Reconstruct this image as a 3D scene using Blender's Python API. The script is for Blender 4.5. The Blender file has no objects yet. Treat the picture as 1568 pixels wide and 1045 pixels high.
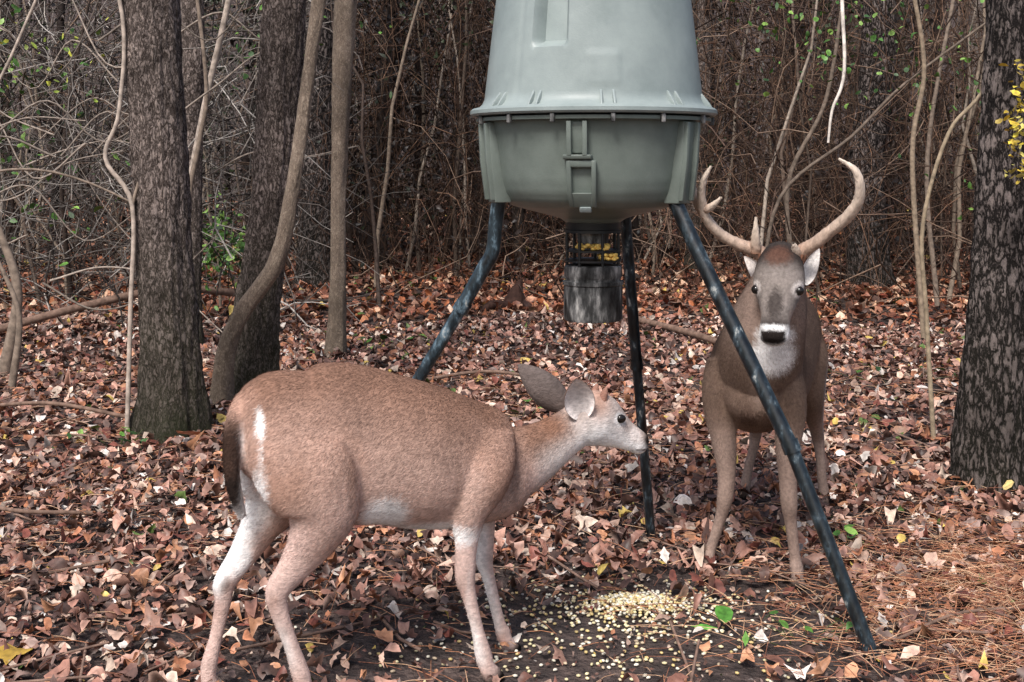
import bpy, math, random
import numpy as np
from mathutils import Vector, noise as mnoise, kdtree
R = np.random.RandomState(7); random.seed(7)
scene = bpy.context.scene
def lin(r,g,b):
    f=lambda c:(c/255/12.92) if c/255<=.04045 else ((c/255+.055)/1.055)**2.4
    return np.array([f(r),f(g),f(b)])
# ------------------------------------------------------------------ helpers
def link(o,parent=None):
    scene.collection.objects.link(o)
    if parent: o.parent=parent
    return o
def new_mesh(name,V,faces,col=None,mat=None,smooth=False,parent=None,loc=None):
    V=np.asarray(V,dtype=np.float32)
    if loc is not None: V=V-np.array(loc,dtype=np.float32)
    me=bpy.data.meshes.new(name)
    me.vertices.add(len(V)); me.vertices.foreach_set("co",V.ravel())
    fl=[np.asarray(f,dtype=np.int32) for f in faces if len(f)]
    loops=np.concatenate([f.ravel() for f in fl])
    sizes=np.concatenate([np.full(len(f),f.shape[1],dtype=np.int32) for f in fl])
    starts=np.concatenate([[0],np.cumsum(sizes)[:-1]]).astype(np.int32)
    me.loops.add(len(loops)); me.loops.foreach_set("vertex_index",loops)
    me.polygons.add(len(sizes)); me.polygons.foreach_set("loop_start",starts)
    me.update(calc_edges=True)
    if smooth: me.polygons.foreach_set("use_smooth",np.ones(len(sizes),dtype=bool))
    if col is not None:
        a=me.color_attributes.new("Col",'FLOAT_COLOR','POINT')
        c4=np.ones((len(V),4),dtype=np.float32); c4[:,:3]=col
        a.data.foreach_set("color",c4.ravel())
    if mat: me.materials.append(mat)
    o=bpy.data.objects.new(name,me); link(o,parent)
    if loc is not None: o.location=loc
    return o
def empty(name,loc=(0,0,0),rz=0):
    e=bpy.data.objects.new(name,None); e.location=loc; e.rotation_euler=(0,0,rz); link(e); return e
def catmull(P,n):
    P=np.asarray(P,float); Q=np.vstack([2*P[0]-P[1],P,2*P[-1]-P[-2]]); out=[]
    for i in range(1,len(Q)-2):
        for t in np.linspace(0,1,n,endpoint=False):
            a,b,c,d=Q[i-1:i+3]
            out.append(.5*((2*b)+(-a+c)*t+(2*a-5*b+4*c-d)*t*t+(-a+3*b-3*c+d)*t**3))
    out.append(P[-1]); return np.array(out)
def tubes(P,rad,sides):
    P=np.asarray(P,float); N,K,_=P.shape
    T=np.gradient(P,axis=1); T/= (np.linalg.norm(T,axis=2,keepdims=True)+1e-9)
    ref=np.zeros((N,1,3)); m=np.abs((P[:,-1]-P[:,0])/(np.linalg.norm(P[:,-1]-P[:,0],axis=1,keepdims=True)+1e-9))
    ref[np.arange(N),0,np.argmin(m,axis=1)]=1
    A=np.cross(T,ref); A/=(np.linalg.norm(A,axis=2,keepdims=True)+1e-9); B=np.cross(T,A)
    th=np.arange(sides)*2*math.pi/sides
    V=P[:,:,None,:]+rad[:,:,None,None]*(A[:,:,None,:]*np.cos(th)[None,None,:,None]+B[:,:,None,:]*np.sin(th)[None,None,:,None])
    idx=np.arange(N*K*sides).reshape(N,K,sides); nx=np.roll(idx,-1,axis=2)
    F=np.stack([idx[:,:-1],nx[:,:-1],nx[:,1:],idx[:,1:]],axis=-1).reshape(-1,4)
    return V.reshape(-1,3),F
class Batch:
    def __init__(s): s.V=[];s.F={};s.C=[];s.n=0
    def add(s,V,F,C):
        F=np.asarray(F); s.F.setdefault(F.shape[1],[]).append(F+s.n); s.V.append(V)
        C=np.asarray(C,float)
        if C.ndim==1: C=np.tile(C,(len(V),1))
        s.C.append(C); s.n+=len(V)
    def tubes(s,P,rad,sides,col):
        V,F=tubes(P,rad,sides); col=np.asarray(col,float)
        if col.ndim==1: col=np.tile(col,(len(P),1))
        s.add(V,F,np.repeat(col,P.shape[1]*sides,axis=0))
    def tube(s,pts,r,sides,col,sub=6):
        r=np.asarray(r,float)
        if r.ndim==0: r=np.full(len(pts),float(r))
        D=catmull(np.hstack([np.asarray(pts,float),r[:,None]]),sub)
        s.tubes(D[None,:,:3],np.abs(D[None,:,3]),sides,col)
    def build(s,name,mat,smooth=False,parent=None,loc=None):
        return new_mesh(name,np.vstack(s.V),[np.vstack(v) for v in s.F.values()],np.vstack(s.C),mat,smooth,parent,loc)
def sstep(a,b,x):
    t=np.clip((x-a)/(b-a),0,1); return t*t*(3-2*t)
# ------------------------------------------------------------------ materials
def mat_new(name):
    m=bpy.data.materials.new(name); m.use_nodes=True; nt=m.node_tree
    return m,nt,nt.nodes["Principled BSDF"],nt.nodes,nt.links
def mat_attr(name,rough=.75,nscale=30,namt=.35,bump=0,bscale=60,spec=.3,stretch=(1,1,1),big=0):
    m,nt,b,N,L=mat_new(name)
    a=N.new("ShaderNodeAttribute"); a.attribute_name="Col"
    tc=N.new("ShaderNodeTexCoord"); mp=N.new("ShaderNodeMapping"); mp.inputs["Scale"].default_value=stretch
    L.new(tc.outputs["Object"],mp.inputs["Vector"])
    n=N.new("ShaderNodeTexNoise"); n.inputs["Scale"].default_value=nscale; n.inputs["Detail"].default_value=4
    L.new(mp.outputs[0],n.inputs["Vector"])
    r=N.new("ShaderNodeMapRange"); r.inputs[1].default_value=.3; r.inputs[2].default_value=.7
    r.inputs[3].default_value=1-namt; r.inputs[4].default_value=1+namt
    L.new(n.outputs[0],r.inputs[0])
    mx=N.new("ShaderNodeVectorMath"); mx.operation='SCALE'
    L.new(a.outputs["Color"],mx.inputs[0]); L.new(r.outputs[0],mx.inputs["Scale"])
    out=mx.outputs[0]
    if big:
        n3=N.new("ShaderNodeTexNoise"); n3.inputs["Scale"].default_value=9; n3.inputs["Detail"].default_value=3
        L.new(tc.outputs["Object"],n3.inputs["Vector"])
        r3=N.new("ShaderNodeMapRange"); r3.inputs[1].default_value=.3; r3.inputs[2].default_value=.7; r3.inputs[3].default_value=1-big; r3.inputs[4].default_value=1+big
        L.new(n3.outputs[0],r3.inputs[0]); m3=N.new("ShaderNodeVectorMath"); m3.operation='SCALE'
        L.new(out,m3.inputs[0]); L.new(r3.outputs[0],m3.inputs["Scale"]); out=m3.outputs[0]
    L.new(out,b.inputs["Base Color"])
    b.inputs["Roughness"].default_value=rough; b.inputs["Specular IOR Level"].default_value=spec
    if bump:
        n2=N.new("ShaderNodeTexNoise"); n2.inputs["Scale"].default_value=bscale; n2.inputs["Detail"].default_value=3
        L.new(mp.outputs[0],n2.inputs["Vector"])
        bp=N.new("ShaderNodeBump"); bp.inputs["Strength"].default_value=bump; bp.inputs["Distance"].default_value=.01
        L.new(n2.outputs[0],bp.inputs["Height"]); L.new(bp.outputs[0],b.inputs["Normal"])
    return m
def mat_noise(name,stops,scale=8,detail=6,rough=.8,bump=.5,bdist=.01,stretch=(1,1,1),spec=.3,bscale=None,metal=0):
    m,nt,b,N,L=mat_new(name)
    tc=N.new("ShaderNodeTexCoord"); mp=N.new("ShaderNodeMapping"); mp.inputs["Scale"].default_value=stretch
    L.new(tc.outputs["Object"],mp.inputs["Vector"])
    n=N.new("ShaderNodeTexNoise"); n.inputs["Scale"].default_value=scale; n.inputs["Detail"].default_value=detail
    n.inputs["Roughness"].default_value=.65
    L.new(mp.outputs[0],n.inputs["Vector"])
    cr=N.new("ShaderNodeValToRGB"); e=cr.color_ramp.elements
    while len(e)<len(stops): e.new(.5)
    for i,(p,c) in enumerate(stops): e[i].position=p; e[i].color=(*c,1)
    L.new(n.outputs[0],cr.inputs[0]); L.new(cr.outputs[0],b.inputs["Base Color"])
    n2=n
    if bscale:
        n2=N.new("ShaderNodeTexNoise"); n2.inputs["Scale"].default_value=bscale; n2.inputs["Detail"].default_value=4
        L.new(mp.outputs[0],n2.inputs["Vector"])
    bp=N.new("ShaderNodeBump"); bp.inputs["Strength"].default_value=bump; bp.inputs["Distance"].default_value=bdist
    L.new(n2.outputs[0],bp.inputs["Height"]); L.new(bp.outputs[0],b.inputs["Normal"])
    b.inputs["Roughness"].default_value=rough; b.inputs["Specular IOR Level"].default_value=spec; b.inputs["Metallic"].default_value=metal
    return m
def mat_bark(name,dark,light,scale=16,zs=.28,moss=.0,dist=.3,vor=.5,nsc=55):
    m,nt,b,N,L=mat_new(name)
    tc=N.new("ShaderNodeTexCoord"); mp=N.new("ShaderNodeMapping"); mp.inputs["Scale"].default_value=(1,1,zs)
    L.new(tc.outputs["Object"],mp.inputs["Vector"])
    nd=N.new("ShaderNodeTexNoise"); nd.inputs["Scale"].default_value=14; nd.inputs["Detail"].default_value=6; nd.inputs["Roughness"].default_value=.65
    L.new(mp.outputs[0],nd.inputs["Vector"])
    sc=N.new("ShaderNodeVectorMath"); sc.operation='SCALE'; sc.inputs["Scale"].default_value=dist*.3
    L.new(nd.outputs["Color"],sc.inputs[0])
    ad=N.new("ShaderNodeVectorMath"); ad.operation='ADD'; L.new(mp.outputs[0],ad.inputs[0]); L.new(sc.outputs[0],ad.inputs[1])
    v=N.new("ShaderNodeTexVoronoi"); v.feature='DISTANCE_TO_EDGE'; v.inputs["Scale"].default_value=scale; L.new(ad.outputs[0],v.inputs["Vector"])
    mr=N.new("ShaderNodeMapRange"); mr.inputs[1].default_value=0; mr.inputs[2].default_value=.3; mr.inputs[3].default_value=1-vor; mr.inputs[4].default_value=1
    L.new(v.outputs["Distance"],mr.inputs[0])
    n=N.new("ShaderNodeTexNoise"); n.inputs["Scale"].default_value=nsc; n.inputs["Detail"].default_value=8; n.inputs["Roughness"].default_value=.75
    L.new(ad.outputs[0],n.inputs["Vector"])
    mul=N.new("ShaderNodeMath"); mul.operation='MULTIPLY'; L.new(mr.outputs[0],mul.inputs[0]); L.new(n.outputs[0],mul.inputs[1])
    cr=N.new("ShaderNodeValToRGB"); e=cr.color_ramp.elements
    e[0].position=.2; e[0].color=(*dark,1); e[1].position=.6; e[1].color=(*light,1)
    L.new(mul.outputs[0],cr.inputs[0])
    n3=N.new("ShaderNodeTexNoise"); n3.inputs["Scale"].default_value=3.5; n3.inputs["Detail"].default_value=4; L.new(tc.outputs["Object"],n3.inputs["Vector"])
    mr3=N.new("ShaderNodeMapRange"); mr3.inputs[1].default_value=.35; mr3.inputs[2].default_value=.65; mr3.inputs[3].default_value=.7; mr3.inputs[4].default_value=1.3
    L.new(n3.outputs[0],mr3.inputs[0])
    s2=N.new("ShaderNodeVectorMath"); s2.operation='SCALE'; L.new(cr.outputs[0],s2.inputs[0]); L.new(mr3.outputs[0],s2.inputs["Scale"])
    out=s2.outputs[0]
    if moss:
        sx=N.new("ShaderNodeSeparateXYZ"); L.new(tc.outputs["Object"],sx.inputs[0])
        mz=N.new("ShaderNodeMapRange"); mz.inputs[1].default_value=1.3; mz.inputs[2].default_value=0; mz.inputs[3].default_value=0; mz.inputs[4].default_value=moss
        L.new(sx.outputs["Z"],mz.inputs[0])
        mm=N.new("ShaderNodeMath"); mm.operation='MULTIPLY'; L.new(mz.outputs[0],mm.inputs[0]); L.new(n3.outputs[0],mm.inputs[1])
        mm.use_clamp=True
        mix=N.new("ShaderNodeMixRGB"); L.new(mm.outputs[0],mix.inputs[0]); L.new(out,mix.inputs[1]); mix.inputs[2].default_value=(*lin(44,48,30),1)
        out=mix.outputs[0]
    L.new(out,b.inputs["Base Color"]); b.inputs["Roughness"].default_value=.9; b.inputs["Specular IOR Level"].default_value=.15
    bp=N.new("ShaderNodeBump"); bp.inputs["Strength"].default_value=1; bp.inputs["Distance"].default_value=.02
    L.new(mul.outputs[0],bp.inputs["Height"]); L.new(bp.outputs[0],b.inputs["Normal"])
    return m
M_leaf=mat_attr("leaf_litter_mat",.5,45,.35,spec=.45)
M_twig=mat_attr("twig_mat",.85,25,.4,spec=.15)
M_fur=mat_attr("fur_mat",.95,95,.22,bump=.35,bscale=210,spec=.05,big=.13,stretch=(.6,1,1))
M_coat=mat_attr("coat_mat",.85,60,.15,spec=.08,big=.13)
M_horn=mat_attr("antler_mat",.5,60,.25,bump=.4,bscale=120,spec=.35,stretch=(1,1,.4))
M_bark=mat_bark("bark_grey_brown",lin(46,38,34),lin(180,164,156),34,.42,1.5,.55,.6,42)
M_bark2=mat_bark("bark_pine",lin(32,28,27),lin(160,147,142),25,.4,.5,.55,.78)
M_bark3=mat_bark("bark_smooth",lin(96,82,72),lin(186,168,150),50,.5,.4,.5,.4,40)
M_eye,_,b,_,_=mat_new("eye_mat"); b.inputs["Base Color"].default_value=(.01,.008,.007,1); b.inputs["Roughness"].default_value=.08
# ------------------------------------------------------------------ ground
def gz(x,y):
    x=np.asarray(x,float); y=np.asarray(y,float)
    far=sstep(6,11,y)*(1-.6*sstep(12,16,y))
    z=(.008+.04*far)*(np.sin(1.3*x+.5)*np.cos(1.1*y)+.5*np.sin(2.7*x+1.7*y))
    z+=.006*np.sin(5*x+2*y)*np.cos(4.2*y-x)
    z-=.03*np.exp(-(((x+.35)/.9)**2+((y-3.6)/.55)**2))
    z+=.028*np.clip(y-12,0,None)
    z+=np.clip(y-32,0,12)*.62  # bank added behind the woods so gaps stay dark against bright sky
    return z
ys=np.concatenate([np.linspace(-6,2.5,20)[:-1],np.linspace(2.5,8,140)[:-1],np.linspace(8,20,100)[:-1],np.linspace(20,70,60)])
xs=np.concatenate([np.linspace(-45,-6,30)[:-1],np.linspace(-6,6,180)[:-1],np.linspace(6,45,30)])
GX,GY=np.meshgrid(xs,ys); GZ=gz(GX,GY)
V=np.stack([GX,GY,GZ],-1).reshape(-1,3); idx=np.arange(len(V)).reshape(GX.shape)
F=np.stack([idx[:-1,:-1],idx[:-1,1:],idx[1:,1:],idx[1:,:-1]],-1).reshape(-1,4)
M_ground=mat_noise("soil_mat",[(.3,lin(44,39,38)),(.5,lin(70,60,57)),(.62,lin(94,80,75)),(.75,lin(126,108,98))],14,10,.7,1,.03,bscale=45)
new_mesh("ground",V,[F],None,M_ground,True)
# ------------------------------------------------------------------ leaf litter
PAL=np.array([lin(*c) for c in [(168,122,106),(196,152,134),(132,92,79),(216,180,160),(96,72,64),(184,124,92),(230,206,186),(138,82,70),(118,88,78),(198,144,110),(158,132,121),(242,230,220)]])
PW=np.array([.14,.12,.14,.08,.17,.08,.07,.05,.10,.06,.07,.05]); PW/=PW.sum()
def leaves(B,n,xy,size,K,pal=PAL,pw=PW,tilt=.4,lift=.03,z=None,rare=True,curl=1.0):
    x,y=xy; zz=(gz(x,y)+R.rand(n)*lift+.006) if z is None else z
    th=np.arange(K)*2*math.pi/K
    kind=R.choice(3,n,p=[.58,.3,.12])[:,None]
    asp=R.uniform(.38,.75,n)[:,None]
    r=1/np.sqrt(np.cos(th)[None]**2+(np.sin(th)[None]/asp)**2)
    r=np.where(kind==1,r*(1+.16*np.cos(6*th)[None]),r)
    r=np.where(kind==2,(.72+.2*np.cos(5*th)[None]),r)
    r=r*(1+.08*R.randn(n,K))
    S=size[:,None]
    lx=r*np.cos(th)*S; ly=r*np.sin(th)*S
    cu=(R.randn(n)*.55*curl)[:,None]; cv=(R.randn(n)*.8*curl)[:,None]
    lz=(cu*(lx/S)**2+cv*(ly/S)**2)*S+.06*S*R.randn(n,K)*curl
    L=np.concatenate([np.zeros((n,1,3)),np.stack([lx,ly,lz],-1)],1)
    a=R.rand(n)*2*math.pi; tx=R.randn(n)*tilt; ty=R.randn(n)*tilt
    def rot(L,i,j,ang):
        c,s=np.cos(ang)[:,None],np.sin(ang)[:,None]; A=L[...,i].copy(); Bq=L[...,j].copy()
        L[...,i]=A*c-Bq*s; L[...,j]=A*s+Bq*c
    rot(L,0,1,R.rand(n)*6.28); rot(L,1,2,tx); rot(L,0,2,ty); rot(L,0,1,a)
    L[...,0]+=x[:,None]; L[...,1]+=y[:,None]
    if z is None:
        mn=L[...,2].min(1); L[...,2]+= (zz-np.clip(mn,-1,0)*.7)[:,None]
    else: L[...,2]+=zz[:,None]
    i0=(np.arange(n)*(K+1))[:,None]; k=np.arange(K)[None]
    F=np.stack([i0+0*k,i0+1+k,i0+1+(k+1)%K],-1).reshape(-1,3)
    c=pal[R.choice(len(pal),n,p=pw)]*R.uniform(.5,1.2,(n,1))
    if rare:
        q=R.rand(n); c[q<.009]=lin(212,184,100); c[(q>.012)&(q<.018)]=lin(96,118,62)
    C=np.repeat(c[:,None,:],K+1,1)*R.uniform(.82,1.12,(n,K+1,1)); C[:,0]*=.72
    B.add(L.reshape(-1,3),F,C.reshape(-1,3))
def zone(n,y0,y1,k,m):
    y=R.uniform(y0,y1,int(n*1.8)); keep=R.rand(len(y))<(k*y+m)/(k*y1+m); y=y[keep][:n]
    x=R.uniform(-1,1,len(y))*(k*y+m); return x,y
def bare(x,y):
    d=((x-.5)/.95)**2+((y-3.98)/.6)**2; d2=((x+.1)/1.0)**2+((y-3.85)/.45)**2; d3=((x-1.0)/.5)**2+((y-3.6)/.35)**2
    return np.maximum(np.maximum(np.exp(-d**2),.87*np.exp(-d2**1.5)),.75*np.exp(-d3))
B=Batch()
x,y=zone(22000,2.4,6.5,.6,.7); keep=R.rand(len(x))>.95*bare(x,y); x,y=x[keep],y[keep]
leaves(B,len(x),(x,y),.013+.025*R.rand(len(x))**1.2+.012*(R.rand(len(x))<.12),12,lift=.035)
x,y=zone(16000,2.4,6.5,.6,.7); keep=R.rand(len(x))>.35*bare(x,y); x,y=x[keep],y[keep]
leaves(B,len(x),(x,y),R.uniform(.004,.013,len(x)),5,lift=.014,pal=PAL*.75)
x,y=zone(33000,6.5,12,.55,1.2); leaves(B,len(x),(x,y),R.uniform(.022,.046,len(x)),7)
x,y=zone(20000,12,18,.5,2.0); leaves(B,len(x),(x,y),R.uniform(.04,.07,len(x)),5,pal=PAL*np.array([1.05,.84,.68]),lift=.05)
x,y=zone(14000,18,32,.5,2.5); leaves(B,len(x),(x,y),R.uniform(.06,.11,len(x)),5,pal=PAL*np.array([.9,.72,.58]),lift=.05)
B.build("fallen_leaves",M_leaf)
# pine straw
B=Batch(); n=9000
x,y=zone(n,2.8,9,.55,.6); n=len(x); m=R.rand(n)<.4
x[m]=R.normal(1.8,.45,m.sum()); y[m]=R.normal(4.2,.5,m.sum())
a=R.rand(n)*6.28; l=R.uniform(.03,.09,n); z=gz(x,y)+R.uniform(.015,.06,n)
d=np.stack([np.cos(a),np.sin(a),R.randn(n)*.15],-1)*l[:,None]; c0=np.stack([x,y,z],-1)
P=np.stack([c0-d,c0+np.array([0,0,.006]),c0+d],1)
cc=np.array([lin(190,132,98),lin(152,102,80),lin(214,174,140)])[R.randint(0,3,n)]
B.tubes(P,np.full((n,3),.0013),3,cc); B.build("pine_straw",M_leaf)
B=Batch()
for pts,r in [([(-4.3,10.2,.15),(-3.6,10.6,.33),(-3.0,11,.42),(-2.4,11.6,.3)],.035),([(-3.2,7.6,.05),(-2.7,7.3,.12),(-2.2,7.1,.08)],.012),
   ([(1.1,11.3,.12),(1.5,10.5,.1),(1.75,9.8,.08)],.03),([(1.2,3.9,.03),(1.5,4.1,.05),(1.9,4.2,.03)],.006),([(-1.9,4.4,.03),(-1.5,4.6,.06)],.007),
   ([(2.0,3.9,.04),(2.3,4.2,.07),(2.4,4.6,.05)],.008),([(-2.6,5.6,.04),(-2.1,5.2,.08),(-1.8,5.3,.04)],.009),([(-.9,8.2,.04),(-.2,8.6,.09),(.3,8.4,.05)],.012)]:
    B.tube(pts,r,8,lin(120,98,86))
n=700; x,y=zone(n,3,14,.55,1); n=len(x); a=R.rand(n)*6.28; l=R.uniform(.06,.3,n); c0=np.stack([x,y,gz(x,y)+.04],-1)
d=np.stack([np.cos(a),np.sin(a),R.randn(n)*.12],-1)*l[:,None]
P=np.stack([c0-d,c0+R.randn(n,3)*.012,c0+d],1); B.tubes(P,np.tile(R.uniform(.002,.006,n)[:,None],(1,3)),5,np.tile(lin(130,106,94),(n,1)))
B.build("fallen_sticks",M_twig,True)
B=Batch(); B.tube([(.03,12.6,-.1),(.03,12.6,.1),(.06,12.6,.26),(.1,12.6,.36)],[.2,.13,.06,.015],9,lin(64,46,40),3)
B.tube([(.03,12.5,.05),(-.2,12.3,.13),(-.33,12.2,.02)],[.07,.05,.02],7,lin(64,46,40),3); B.build("tree_stump",M_twig,loc=(.03,12.6,0))
# ------------------------------------------------------------------ corn
B=Batch(); n=1650
r=np.abs(R.randn(n))**1.0; a=R.rand(n)*6.28
x=.43+np.cos(a)*r*.165; y=4.28+np.sin(a)*r*.09
m=np.arange(n)>980; x[m]=R.normal(.36,.36,m.sum()); y[m]=R.normal(4.12,.27,m.sum())
sr=np.hypot((x-.43)/.25,(y-4.28)/.16); z=gz(x,y)+.008+np.clip(.035*(1-sr),0,1)*R.rand(n)
g=(1+5**.5)/2; ico=np.array([(-1,g,0),(1,g,0),(-1,-g,0),(1,-g,0),(0,-1,g),(0,1,g),(0,-1,-g),(0,1,-g),(g,0,-1),(g,0,1),(-g,0,-1),(-g,0,1)])/1.9
icf=np.array([(0,11,5),(0,5,1),(0,1,7),(0,7,10),(0,10,11),(1,5,9),(5,11,4),(11,10,2),(10,7,6),(7,1,8),(3,9,4),(3,4,2),(3,2,6),(3,6,8),(3,8,9),(4,9,5),(2,4,11),(6,2,10),(8,6,7),(9,8,1)])
S=np.stack([R.uniform(.007,.010,n),R.uniform(.005,.007,n),np.full(n,.0048)],-1)
Q=ico[None]*S[:,None]; t=R.rand(n)*6.28; c_,s_=np.cos(t)[:,None],np.sin(t)[:,None]
Q=np.stack([Q[...,0]*c_-Q[...,1]*s_,Q[...,0]*s_+Q[...,1]*c_,Q[...,2]],-1)+np.stack([x,y,z],-1)[:,None]
F=(icf[None]+(np.arange(n)*12)[:,None,None]).reshape(-1,3)
cc=np.array([lin(238,224,178),lin(246,240,220),lin(226,200,138),lin(204,184,156)])[R.choice(4,n,p=[.35,.35,.14,.16])]*R.uniform(.75,1,(n,1))
B.add(Q.reshape(-1,3),F,np.repeat(cc,12,0)); B.build("corn_kernels",M_leaf,True)
# ------------------------------------------------------------------ trees
def tree(name,pts,rad,mat,sides=56,rough=.05,flare=0,limbs=0,seed=1,sub=18):
    D=catmull(np.hstack([np.array(pts,float),np.array(rad,float)[:,None]]),sub)
    V,F=tubes(D[None,:,:3],D[None,:,3],sides)
    V=V.reshape(len(D),sides,3)
    th=np.arange(sides)/sides*2*math.pi
    for i in range(len(D)):
        zz=D[i,2]; fl=1+flare*math.exp(-max(zz,0)/.22)
        for j in range(sides):
            d=V[i,j]-D[i,:3]
            p=Vector((math.cos(th[j])*3+seed*7,math.sin(th[j])*3,zz*1.3))
            k=1+rough*1.2*mnoise.noise(p)+rough*1.2*mnoise.noise(Vector((p.x*5,p.y*5,zz*7)))
            V[i,j]=D[i,:3]+d*k*fl*(1+(fl-1)*.45*math.sin(th[j]*4+seed))
    B=Batch(); B.add(V.reshape(-1,3),F,np.ones(3)*.2)
    rs=np.random.RandomState(seed)
    for q in range(limbs):
        t=rs.uniform(.55,1); i=int(t*(len(D)-1)); p0=D[i,:3]
        if p0[2]<3.2: continue
        a=rs.rand()*6.28; L=rs.uniform(1.2,2.6)
        dr=np.array([math.cos(a),math.sin(a),.9]); ps=[p0,p0+dr*L*.4+rs.randn(3)*.08,p0+dr*L+rs.randn(3)*.2+[0,0,.3]]
        B.tube(ps,[D[i,3]*.5,D[i,3]*.3,.012],8,np.ones(3)*.2)
        for w in range(5):
            s0=ps[1]+(ps[2]-ps[1])*rs.rand(); dd=dr*.4+rs.randn(3)*.4
            B.tube([s0,s0+dd*.6,s0+dd*1.3+rs.randn(3)*.1],[.014,.009,.003],5,np.ones(3)*.2,3)
    return B.build(name,mat,True,loc=(pts[0][0],pts[0][1],0))
tree("hardwood_tree",[(-1.93,7.0,-.15),(-1.93,7.0,.3),(-1.97,7.0,1.0),(-2.0,7.02,1.6),(-2.06,7.03,2.6),(-2.1,7.1,4.2),(-2.0,7.2,7.5)],[.17,.16,.15,.152,.158,.14,.08],M_bark,84,.09,.35,9,seed=1,sub=34)
tree("hardwood_tree",[(-1.72,8.1,-.15),(-1.7,8.1,.35),(-1.62,8.1,.95),(-1.56,8.1,1.5),(-1.49,8.1,2.6),(-1.4,8.15,4.4),(-1.5,8.3,7.5)],[.17,.155,.135,.13,.14,.12,.07],M_bark,72,.09,.3,8,seed=2,sub=30)
tree("pine_tree",[(2.25,5.83,-.15),(2.26,5.83,.3),(2.31,5.85,1.0),(2.35,5.86,1.6),(2.41,5.9,2.4),(2.5,6,4.2),(2.5,6.2,8)],[.145,.138,.132,.132,.13,.12,.06],M_bark2,90,.1,.22,8,seed=3,sub=34)
tree("hardwood_tree",[(-2.33,14.6,0),(-2.3,14.6,1.6),(-2.28,14.6,4),(-2.3,14.6,8.5)],[.22,.2,.19,.1],M_bark2,40,.08,.3,6,seed=4,sub=20)
tree("sapling_tree",[(-1.4,9.8,-.1),(-1.38,9.8,.6),(-1.37,9.8,1.5),(-1.32,9.8,2.8),(-1.2,9.9,4.5),(-1.3,10,6.5)],[.075,.062,.062,.085,.06,.03],M_bark3,28,.1,.3,6,seed=5)
tree("leaning_sapling_tree",[(-1.83,7.75,-.1),(-1.79,7.75,.35),(-1.68,7.75,.62),(-1.48,7.75,.92),(-1.38,7.75,1.35),(-1.27,7.8,2.2),(-1.19,7.8,2.75),(-1.0,7.8,4),(-1.1,7.9,5.5)],[.07,.058,.052,.05,.045,.04,.045,.04,.02],M_bark3,24,.14,.2,5,seed=6)
tree("hardwood_tree",[(-2.75,10.5,-.1),(-2.72,10.5,1.5),(-2.72,10.5,3),(-2.8,10.5,7)],[.1,.09,.1,.05],M_bark,36,.07,.3,5,seed=8)
tree("hardwood_tree",[(4.2,14.5,0),(4.15,14.5,1.5),(4.3,14.5,3),(4.3,14.5,8)],[.24,.21,.2,.1],M_bark2,36,.07,.3,5,seed=9)
tree("hardwood_tree",[(2.35,16,0),(2.4,16,1.5),(2.5,16,3),(2.4,16,8)],[.12,.1,.1,.05],M_bark,30,.07,.3,5,seed=10)
# ------------------------------------------------------------------ crooked bare saplings near
B=Batch(); gr=lin(174,160,148); gr2=lin(130,116,104)
def S(pts,r0,r1,col,sides=8): B.tube(pts,np.linspace(r0,r1,len(pts)),sides,col)
S([(-2.15,6.9,0),(-2.13,6.9,.7),(-2.12,6.9,1.3),(-2.27,6.9,1.57),(-2.19,6.9,1.85),(-2.2,6.9,2.5),(-2.6,6.9,3.6)],.014,.012,gr)
S([(-2.12,6.9,1.3),(-2.05,6.95,1.7),(-2.15,7,2.3)],.010,.008,gr2)
S([(-2.5,9.2,0),(-2.45,9.2,1.0),(-2.3,9.2,1.9),(-2.1,9.2,2.8),(-1.9,9.2,4)],.03,.02,gr)
S([(-2.35,8.9,0),(-2.33,8.9,1.2),(-2.25,8.9,1.7),(-2.2,8.9,2.1),(-2.3,8.9,3)],.022,.014,gr2)
S([(2.32,6.8,0),(2.28,6.8,.7),(2.26,6.8,1.2),(2.4,6.8,1.7),(2.6,6.8,1.95),(3,6.8,2.6)],.014,.009,lin(156,140,118))
S([(3.5,10.5,0),(3.4,10.5,1.6),(3.5,10.5,2.4),(3.3,10.5,3.5)],.024,.018,lin(144,128,110))
S([(2.4,12,.1),(2.6,12,1.2),(3.3,12,1.8),(3.8,12,2.3),(4.6,12,2.9)],.020,.012,gr2*.7)
S([(3.0,13,.1),(2.9,13,1.3),(3.3,13,2.2),(3.5,13,3.4)],.03,.018,gr2*.8); S([(4.3,12.5,.1),(4.2,12.5,1.6),(4.5,12.5,3.4)],.028,.018,gr2)
S([(1.56,6.1,1.64),(1.58,6.1,1.8),(1.64,6.1,2.0),(1.63,6.1,2.5),(1.7,6.1,3.2),(2.1,6.1,3.9),(2.45,6.1,4.3)],.006,.014,lin(225,215,205))
S([(-3.7,9,0),(-3.6,9,.6),(-3.75,9,1.1)],.05,.025,gr2); S([(-3.4,8.4,0),(-3.35,8.4,.5),(-3.5,8.4,.9)],.03,.012,gr2)
S([(-3.6,7.5,1.6),(-3.2,7.5,1.9),(-2.9,7.5,2.5),(-2.7,7.5,3)],.012,.009,gr)
S([(-4,8,1.35),(-3.1,8,1.5),(-2.4,8,1.25),(-2.2,8,1.0)],.010,.005,gr2)
for q in range(26):
    X0=R.uniform(-4.6,-2.4); Y0=R.uniform(8.5,11.5); z0=R.uniform(.6,2.6); s=R.choice([-1,1])
    S([(X0,Y0,z0),(X0+s*.4,Y0,z0+R.uniform(-.3,.4)),(X0+s*.8,Y0+.1,z0+R.uniform(-.4,.6)),(X0+s*1.3,Y0,z0+R.uniform(-.6,.9))],.009,.004,gr*R.uniform(.4,.9),5)
B.build("bare_saplings",M_twig,True)
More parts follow.
